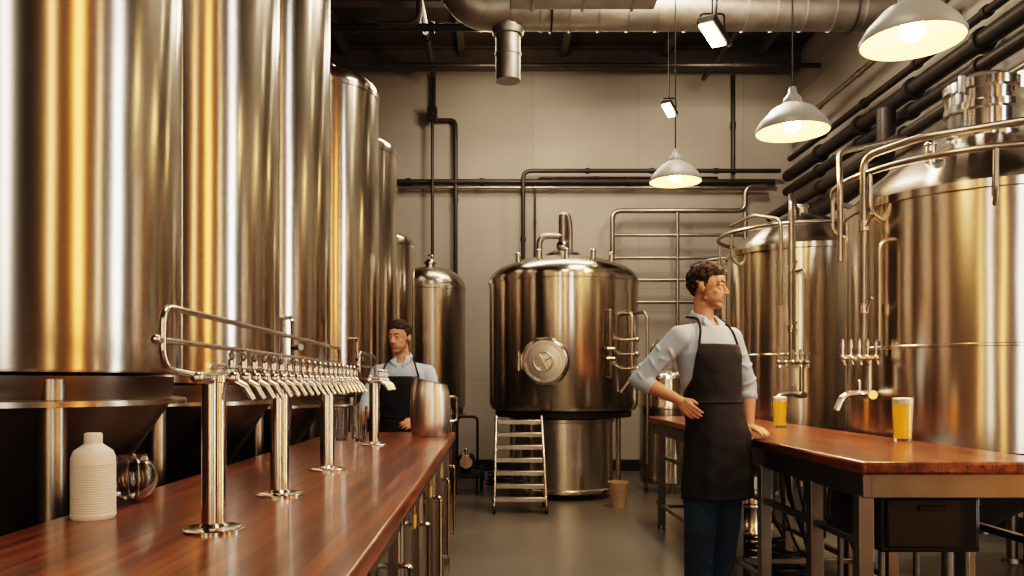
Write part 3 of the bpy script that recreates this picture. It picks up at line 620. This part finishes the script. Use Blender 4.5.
for i,(x,y) in enumerate(((-.15,10.3),(.22,9.6))):
    b=B(); P=[V(((.16+.01*math.sin(q))*math.cos(q*.45),(.16+.01*math.cos(q*1.7))*math.sin(q*.45),.02+.003*q)) for q in range(50)]
    a_tube(b,P,.014,0,8); top(tomesh(b,'coiled_hose',RUBBER),(x-.1,y,0),'coiled black hose lying on the floor by the tanks','hose','hoses on the floor')
# ------------------------------------------------------------ people
def remesh(bm,name,mats,vox,sm=3,parent=None):
    o=tomesh(bm,name,mats,False)
    md=o.modifiers.new('r','REMESH'); md.mode='VOXEL'; md.voxel_size=vox
    s=o.modifiers.new('s','SMOOTH'); s.factor=.5; s.iterations=sm
    dg=bpy.context.evaluated_depsgraph_get(); me=D.meshes.new_from_object(o.evaluated_get(dg)); 
    o.modifiers.clear(); old=o.data; o.data=me; D.meshes.remove(old)
    if len(me.materials)==0:
        for m in (mats if isinstance(mats,list) else [mats]): me.materials.append(m)
    me.polygons.foreach_set('use_smooth',[True]*len(me.polygons))
    if parent: o.parent=parent
    return o
def a_rings(bm,rings,n=32):
    R=[]
    for c,ax,ay in rings:
        R.append([bm.verts.new(c+ax*math.cos(2*math.pi*i/n)+ay*math.sin(2*math.pi*i/n)) for i in range(n)])
    for A,Q in zip(R,R[1:]):
        for i in range(n): bm.faces.new((A[i],A[(i+1)%n],Q[(i+1)%n],Q[i]))
    bm.faces.new(R[0][::-1]); bm.faces.new(R[-1])
def ss(a,b_,x):
    t=max(0,min(1,(x-a)/(b_-a))); return t*t*(3-2*t)
def hand(bm,w,d,nrm,lat,curl=.35,s=1,fan=.8):
    s*=.93
    w=V(w); d=V(d).normalized(); nrm=V(nrm); nrm=(nrm-d*nrm.dot(d)).normalized(); lat=V(lat); lat=(lat-d*lat.dot(d)-nrm*lat.dot(nrm)).normalized()
    for o in (-.028,-.010,.010,.028): a_caps(bm,w+d*.015*s+lat*o*.7*s,w+d*.088*s+lat*o*s,.0135*s,.0115*s)
    for o,Ls,yo in ((.030,.074,.09),(.010,.083,.093),(-.010,.077,.09),(-.029,.060,.082)):
        p=w+d*yo*s+lat*o*s; dr=(d+lat*o*fan).normalized(); ang=curl*.6
        for k_,f in enumerate((.45,.3,.25)):
            q=p+(dr*math.cos(ang)+nrm*math.sin(ang))*Ls*f*s
            a_caps(bm,p,q,(.0092-.001*k_)*s,(.0085-.001*k_)*s); p=q; ang+=curl
    p=w+d*.025*s+lat*.026*s; q=p+(d*.75+lat*.5+nrm*.35).normalized()*.040*s; r_=q+(d*.95+lat*.1+nrm*.35).normalized()*.030*s
    a_caps(bm,p,q,.0140*s,.0105*s); a_caps(bm,q,r_,.0105*s,.0085*s)
def person(loc,yaw,label,P,s=1,hyaw=0,hpitch=0,hroll=0,bd=.6):
    F=V((math.sin(yaw),-math.cos(yaw),0)); Lf=V((math.cos(yaw),math.sin(yaw),0))
    TR=[(z*s,V((cx*s,cy*s,0)),rx*s,ry*s) for z,cx,cy,rx,ry in P['torso']]
    H=Matrix.Translation(V(P['head'])*s)@Matrix.Rotation(hyaw,4,'Z')@Matrix.Rotation(hroll,4,'Y')@Matrix.Rotation(hpitch,4,'X')@Matrix.Scale(s,4)
    J={k:V(v)*s for k,v in P.items() if k not in('torso','hands')}
    b=B()
    def torso(bm,inf,zmin=0,zmax=9):
        a_rings(bm,[(V((c.x,c.y,z)),Lf*(rx+inf),F*(ry+inf)) for z,c,rx,ry in TR if zmin<=z<=zmax])
    torso(b,0)
    nb=V((TR[-1][1].x,TR[-1][1].y,TR[-1][0]))
    a_caps(b,nb-V((0,0,.03)),H@V((0,.022,-.05)),.057*s,.050*s)
    for a in 'rl':
        sh,el,wr=J[a+'sh'],J[a+'el'],J[a+'wr']; a_caps(b,sh,el,.052*s,.041*s); a_caps(b,el,el.lerp(wr,.35),.040*s,.041*s); a_caps(b,el.lerp(wr,.35),wr,.041*s,.026*s)
        a_caps(b,nb-V((0,0,.045*s)),sh+V((0,0,.0)),.05*s,.05*s)
        hp,kn,an,to=J[a+'hp'],J[a+'kn'],J[a+'an'],J[a+'to']
        a_caps(b,hp,kn,.085*s,.055*s); a_caps(b,kn,kn.lerp(an,.3),.055*s,.056*s); a_caps(b,kn.lerp(an,.3),an,.056*s,.035*s); a_caps(b,an-V((0,0,.04)),to,.034*s,.028*s)
        h=P['hands'][a]; hand(b,wr,h[0],h[1],h[2],h[3],s)
    def E(c,r): a_ell(b,c,r,H)
    def C(p,q,r0,r1=None): a_caps(b,H@V(p),H@V(q),r0*s,(r1 if r1 else r0)*s)
    E((0,.015,.035),(.075,.097,.085)); E((0,-.02,-.03),(.057,.068,.082)); E((0,-.064,-.090),(.021,.019,.016))
    E((0,-.045,.045),(.055,.045,.045))
    for q in (-1,1):
        C((q*.046,.0,-.055),(q*.016,-.062,-.090),.0145,.015); E((q*.035,-.050,-.018),(.021,.020,.022)); E((q*.076,.018,-.002),(.008,.017,.029)); E((q*.080,.025,.01),(.005,.011,.016))
        C((q*.012,-.080,.028),(q*.043,-.067,.029),.010,.009); E((q*.0100,-.096,-.026),(.0075,.008,.0065))
        C((q*.012,-.072,-.045),(q*.020,-.066,-.06),.013)
        C((q*.018,-.0745,.0175),(q*.031,-.0795,.0190),.0050); C((q*.031,-.0795,.0190),(q*.046,-.0705,.015),.0050,.0044)
        C((q*.018,-.0735,.002),(q*.031,-.0765,-.0005),.0042); C((q*.031,-.0765,-.0005),(q*.046,-.069,.003),.0042,.0038)
    C((0,-.080,.022),(0,-.104,-.02),.0075,.0100)
    C((-.015,-.080,-.052),(.015,-.080,-.052),.005); C((-.012,-.079,-.063),(.012,-.079,-.063),.006)
    C((0,-.083,-.053),(0,-.083,-.0535),.005)
    body=remesh(b,'person',SKIN,.0042,3)
    Hi=H.inverted(); me=body.data
    ab=me.attributes.new('beard','FLOAT','POINT'); al=me.attributes.new('lip','FLOAT','POINT')
    vb=[0.0]*len(me.vertices); vl=[0.0]*len(me.vertices)
    for i,v in enumerate(me.vertices):
        if v.co.z<1.45*s: continue
        c=Hi@v.co
        if c.y>.05 or c.z>.03 or c.z<-.14: continue
        lp=(c.x/.021)**2+((c.z+.0575)/.0115)**2
        l=(1-ss(.7,1.15,lp))*ss(-.070,-.076,c.y); vl[i]=l*.7
        line=-.032
        if abs(c.x)>.022: line=-.032-ss(.022,.035,abs(c.x))*.022+ss(-.035,.02,c.y)*.06
        m=ss(line+.004,line-.014,c.z)*ss(.035,.015,c.y)*ss(-.118,-.098,c.z)
        if c.z<-.07: m*=ss(.005,-.03,c.y+(c.z+.07)*.8)
        vb[i]=m*bd*(1-l)*(.85+.3*noise.noise(c*160))
    ab.data.foreach_set('value',vb); al.data.foreach_set('value',vl)
    body.location=loc; body['label']=label; body['category']='person'
    for q in (-1,1):
        b=B(); a_ell(b,(q*.031,-.0640,.009),.0125,H,20,14); e=tomesh(b,'eye',EYEW); e.parent=body
        b=B(); a_ell(b,(q*.031+.001,-.0742,.0088),(.0064,.0032,.0064),H,14,10); i_=tomesh(b,'iris',IRIS); i_.parent=e
        b=B()
        a_caps(b,H@V((q*.014,-.088,.0325)),H@V((q*.034,-.081,.0375)),.0040*s,.0038*s); a_caps(b,H@V((q*.034,-.081,.0375)),H@V((q*.050,-.066,.033)),.0038*s,.0026*s)
        e=tomesh(b,'eyebrow',HAIR); e.parent=body
    b=B(); N=1700
    for i in range(N):
        z=1-2*(i+.5)/N; ph=i*2.39996; rr=math.sqrt(1-z*z); c=V((.074*rr*math.cos(ph),.015+.096*rr*math.sin(ph),.037+.085*z))
        jag=.010*noise.noise(V((c.x*90,c.y*60,1.3)))
        if c.y<-.03: line=.074+jag
        elif c.y<-.01: line=.074-(c.y+.03)/.02*.05+jag
        elif c.y<.008: line=.008
        elif c.y<.035: line=.028
        elif c.y<.05: line=.028-(c.y-.035)/.015*.06
        else: line=-.055
        if c.z<line: continue
        q=.0042+.003*random.random()+max(0,c.z-.05)*.07+(.002 if c.y<-.02 and c.z>.07 else 0)
        nrm=V((c.x/.0055,(c.y-.016)/.0092,(c.z-.037)/.0072)).normalized()
        w_=.012*noise.noise(c*48)
        a_ell(b,c+nrm*(max(0,c.z-.03)*.14+w_)+V((random.uniform(-.003,.003),random.uniform(-.003,.003),random.uniform(-.001,.003))),q,H,7,5)
    remesh(b,'hair',HAIR,.0036,1,body)
    # shirt
    b=B(); torso(b,.014,.93*s,1.56*s)
    for a in 'rl':
        sh,el,wr=J[a+'sh'],J[a+'el'],J[a+'wr']; a_caps(b,nb-V((0,0,.055*s)),sh,.054*s,.061*s); a_caps(b,sh,el,.063*s,.050*s)
        e2=el.lerp(wr,SLV); a_caps(b,el,e2,.050*s,.044*s)
        a_cone(b,e2.lerp(el,.22),e2.lerp(wr,.06),.051*s,.049*s,20)
        for k_ in range(9):
            u_=.2+k_*.10; c=sh.lerp(el,u_); d_=(el-sh).normalized(); a_,b_=frame(d_+V((random.uniform(-.6,.6),random.uniform(-.6,.6),0)))
            rr=(.064-.013*u_)*s; t0=random.random()*6
            a_tube(b,[c+a_*math.cos(t0+t*.3)*rr+b_*math.sin(t0+t*.3)*rr for t in range(9)],.0075*s,n=6)
    up=.018
    for i in range(28):
        t0=2*math.pi*i/28; t1=2*math.pi*(i+1)/28
        if math.cos((t0+t1)/2)>.80: continue
        f=lambda t,z,r:nb+Lf*math.sin(t)*r*s+F*math.cos(t)*r*s+V((0,0,(up+z-.022*math.cos(t))*s))
        for z_,r_ in ((.018,.061),(.008,.065),(-.004,.070),(-.016,.074)): a_caps(b,f(t0,z_,r_),f(t1,z_,r_),.0075*s,u=10,v=6)
    for q in (-1,1):
        for k_ in range(8):
            u=k_/7
            p_=nb+(Lf*q*(.038+.012*u)+F*(.055-.004*u)+V((0,0,up-.004)))*s; e_=nb+(Lf*q*(.026+.052*u)+F*(.098-.022*u)+V((0,0,-.050+.035*u)))*s
            a_caps(b,p_,e_,.0058*s,u=10,v=6)
    remesh(b,'shirt',FABRIC2,.0058,2,body)
    b=B(); torso(b,.02,0,1.06*s)
    for a in 'rl':
        hp,kn,an=J[a+'hp'],J[a+'kn'],J[a+'an']; a_caps(b,hp,kn,.105*s,.084*s); a_caps(b,kn,an+V((0,0,.02)),.084*s,.066*s)
        for k_ in range(6):
            u_=.35+k_*.11; c=hp.lerp(kn,u_) if k_<4 else kn.lerp(an,.1+.1*k_); d_=(kn-hp).normalized(); a_,b_=frame(d_+V((random.uniform(-.4,.4),random.uniform(-.4,.4),0)))
            rr=(.104-.02*u_)*s if k_<4 else .078*s; t0=random.random()*6
            a_tube(b,[c+a_*math.cos(t0+t*.3)*rr+b_*math.sin(t0+t*.3)*rr for t in range(9)],.008*s,n=6)
    remesh(b,'trousers',JEANS,.009,3,body)
    for a in 'rl':
        b=B(); an,to=J[a+'an'],J[a+'to']; d=(to-an); d.z=0; d.normalize()
        a_caps(b,V((an.x,an.y,.045))-d*.03,V((to.x,to.y,.04)),.043*s,.038*s); a_caps(b,V((an.x,an.y,.05)),V((an.x,an.y,.1)),.046*s,.048*s); a_caps(b,V((to.x,to.y,.036)),V((to.x,to.y,.034))+d*.03,.034*s)
        for v in b.verts: v.co.z=max(.003,v.co.z)
        remesh(b,'shoe',SHOE,.008,2,body)
    def ringat(z):
        T=TR
        if z<=T[0][0]: return T[0][1],T[0][2],T[0][3]
        for (z0,c0_,a0,b0),(z1,c1_,a1,b1) in zip(T,T[1:]):
            if z<=z1:
                t=(z-z0)/(z1-z0); return c0_.lerp(c1_,t),a0+(a1-a0)*t,b0+(b1-b0)*t
        return T[-1][1],T[-1][2],T[-1][3]
    b=B(); rows=[]; nz_=64; na=48
    for i in range(nz_+1):
        z=(.64+(1.455-.64)*i/nz_)*s; c,rx,ry=ringat(z); zz=z/s
        if zz<.93: rx,ry=max(rx,.165*s),max(ry,.12*s)
        if zz<1.16: hw=1.8
        elif zz<1.30: u=(zz-1.16)/.14; u=u*u*(3-2*u); hw=1.8-u*.65
        else: hw=1.15-(zz-1.30)*2.0
        inf=.03*s
        if zz<1.0: inf+=.020*s*min(1,(1.0-zz)/.25)
        row=[]
        for k_ in range(na+1):
            t=-hw+2*hw*k_/na; wob=(.007*math.sin(t*7+1)+.005*math.sin(t*13))*max(0,(1.1-zz))*2.2*s
            wob+=.007*s*noise.noise(V((t*2.2,zz*14,3)))*(1 if zz<1.35 else .4)
            row.append(b.verts.new(V((c.x,c.y,z))+Lf*math.sin(t)*(rx+inf+wob)+F*math.cos(t)*(ry+inf+wob)))
        rows.append(row)
    for A,Q in zip(rows,rows[1:]):
        for k_ in range(na): b.faces.new((A[k_],A[k_+1],Q[k_+1],Q[k_]))
    topv=[rows[-1][0].co.copy(),rows[-1][-1].co.copy()]
    ap=tomesh(b,'apron',FABRIC); ap.parent=body; md=ap.modifiers.new('t','SOLIDIFY'); md.thickness=.004
    for q,tv in ((-1,topv[0]),(1,topv[1])):
        b=B(); p1=nb+Lf*q*.088*s+F*.04*s; a_tube(b,[tv-V((0,0,.02)),tv.lerp(p1,.5)+F*.018*s+V((0,0,.015)),p1+V((0,0,.014)),nb+Lf*q*.078*s-F*.05*s+V((0,0,.025*s))],.0065*s,.03,8)
        par(tomesh(b,'apron_strap',FABRIC),ap)
    b=B(); c,rx,ry=ringat(1.15*s); a_tube(b,[V((c.x,c.y,1.15*s))+Lf*math.sin(t*.1963)*(rx+.030*s)+F*math.cos(t*.1963)*(ry+.030*s) for t in range(32)],.007*s,closed=True,n=8)
    par(tomesh(b,'waist_tie',FABRIC),ap)
    return body
SLV=.28
yaw=math.radians(32)
P1=dict(torso=[(.84,.02,0,.13,.10),(.90,.02,0,.165,.12),(.98,.02,0,.172,.125),(1.08,.005,0,.155,.115),(1.18,-.01,0,.148,.108),(1.30,-.02,0,.168,.118),(1.40,-.03,0,.184,.124),(1.48,-.038,0,.168,.105),(1.55,-.042,0,.105,.075),(1.58,-.045,.005,.06,.058)],
 head=(-.028,-.01,1.755),
 rsh=(-.20,-.10,1.49),lsh=(.13,.105,1.495),rel=(-.405,-.06,1.265),lel=(.235,.14,1.235),rwr=(-.215,-.15,1.16),lwr=(.225,.085,1.015),
 rhp=(-.06,-.045,.90),lhp=(.09,.05,.90),rkn=(-.085,-.075,.49),lkn=(.07,.02,.49),ran=(-.085,.0,.09),lan=(.04,.075,.09),rto=(-.01,-.14,.04),lto=(.14,-.05,.04),
 hands={'r':((.66,-.18,-.62),(.6,1,-.1),(.5,-.1,1),.5),'l':((.35,-.9,-.2),(0,0,-1),(-1,-.2,0),.16)})
person((1.19,4.3,0),yaw,'person in light blue shirt, black apron, hand on hip, looking aside',P1,1,math.radians(64),math.radians(3),bd=.5)
P2=dict(torso=[(.84,.0,0,.13,.10),(.90,.0,0,.165,.12),(.98,.0,0,.172,.125),(1.08,.0,-.01,.152,.112),(1.18,0,-.02,.142,.105),(1.30,0,-.035,.162,.115),(1.40,-.0,-.05,.175,.12),(1.48,-.0,-.065,.165,.105),(1.55,-.0,-.075,.105,.075),(1.58,-.0,-.08,.06,.058)],
 head=(-.02,-.125,1.735),
 rsh=(-.185,-.06,1.48),lsh=(.185,-.06,1.48),rel=(-.27,-.18,1.22),lel=(.27,-.16,1.21),rwr=(-.20,-.40,1.18),lwr=(.13,-.36,1.12),
 rhp=(-.09,0,.90),lhp=(.09,0,.90),rkn=(-.1,-.03,.49),lkn=(.1,-.03,.49),ran=(-.1,.03,.09),lan=(.1,.03,.09),rto=(-.12,-.12,.04),lto=(.12,-.12,.04),
 hands={'r':((.25,-.75,.0),(.6,.3,-.4),(.2,0,1),.5),'l':((-.45,-.7,-.05),(-.6,.3,-.4),(0,0,1),.45)})
SLV=.6
person((-.59,5.42,0),math.radians(-8),'person in light blue shirt and black apron working behind the bar',P2,.89,math.radians(-26),math.radians(4),bd=.6)
# ------------------------------------------------------------ lights
pi=math.pi
light('AREA','added_front_streak',(-2.6,-3.8,2.9),30,(1,.5,.18),rot=(pi/2,0,0),sx=.5,sy=5)  # added strips behind the camera, placed to streak the tank reflections
light('AREA','added_front_streak',(-1.3,-3.8,2.9),34,(1,.82,.62),rot=(pi/2,0,0),sx=.35,sy=5)
light('AREA','added_front_streak',(.3,-3.8,2.9),34,(1,.5,.2),rot=(pi/2,0,0),sx=.35,sy=5)
light('AREA','added_front_streak',(2.3,-3.8,2.9),66,(1,.88,.74),rot=(pi/2,0,0),sx=.6,sy=5)
light('AREA','added_warm_streak',(4.25,-1.4,2.7),36,(1,.5,.2),rot=(pi/2,0,pi/2),sx=.35,sy=5)  # added orange strips out of view, for warm streaks on the tanks
light('AREA','added_warm_streak',(4.25,.55,2.7),66,(1,.37,.09),rot=(pi/2,0,pi/2),sx=.5,sy=5)
light('AREA','added_side_streak',(4.25,1.9,2.7),14,(1,.62,.34),rot=(pi/2,0,pi/2),sx=.14,sy=5)  # added pale strips out of view, for bright streaks on the tanks
light('AREA','added_side_streak',(4.25,3.2,2.7),64,(1,.92,.84),rot=(pi/2,0,pi/2),sx=.4,sy=5)
light('AREA','ceiling_lamp',(.6,2.2,5.5),85,(1,.82,.62),rot=(0,0,0),sx=.8,sy=2)
light('AREA','ceiling_lamp',(1.6,6.6,5.4),110,(1,.82,.62),rot=(0,0,0),sx=1.0,sy=1.6)
light('AREA','ceiling_lamp',(.6,9.6,5.4),80,(1,.82,.62),rot=(-.35,0,0),sx=3,sy=.8)
light('SPOT','flood_light',(1.7,5.85,3.75),140,(1,.84,.64),.1,rot=(-.2,-.35,0),spot=2.0)
def aim(o,t): o.rotation_euler=(V(t)-o.location).to_track_quat('-Z','Y').to_euler(); return o
aim(light('SPOT','barman_face_fill',(.2,3.0,2.6),70,(1,.84,.66),.12,spot=.45),(-.6,5.4,1.48))  # fill spot added to brighten the barman's face
aim(light('SPOT','wall_wash_fill',(2.9,9.3,5.2),110,(1,.80,.60),.2,spot=2.3),(2.9,11.4,3.2))  # added spots that even out the light on the rear wall
aim(light('SPOT','wall_wash_fill',(.6,9.3,4.7),110,(1,.80,.60),.2,spot=2.3),(.4,11.4,3.4))
aim(light('SPOT','wall_wash_fill',(1.8,7.0,4.6),90,(1,.80,.60),.2,spot=1.9),(4.3,7.2,4.4))  # added spot brightening the upper right wall
light('POINT','ceiling_fill',(2.6,6.2,5.2),24,(1,.75,.52),.1)  # added point fills lifting the dark ceiling, no fixture stands here
light('POINT','ceiling_fill',(.0,9.6,5.1),22,(1,.75,.52),.1)
w=D.worlds.new('room_world'); SC.world=w; w.use_nodes=True; w.node_tree.nodes['Background'].inputs[0].default_value=(.3,.22,.15,1); w.node_tree.nodes['Background'].inputs[1].default_value=.1
cam=D.cameras.new('camera'); cam.sensor_width=36; cam.lens=800/1024*36; cam.shift_x=21/1024; cam.shift_y=95/1024; cam.clip_start=.05
co=D.objects.new('camera',cam); COL.objects.link(co); co.location=(0,0,1.25); co.rotation_euler=(pi/2,0,0); SC.camera=co
SC.view_settings.view_transform='Filmic'; SC.view_settings.look='High Contrast'; SC.view_settings.exposure=.2
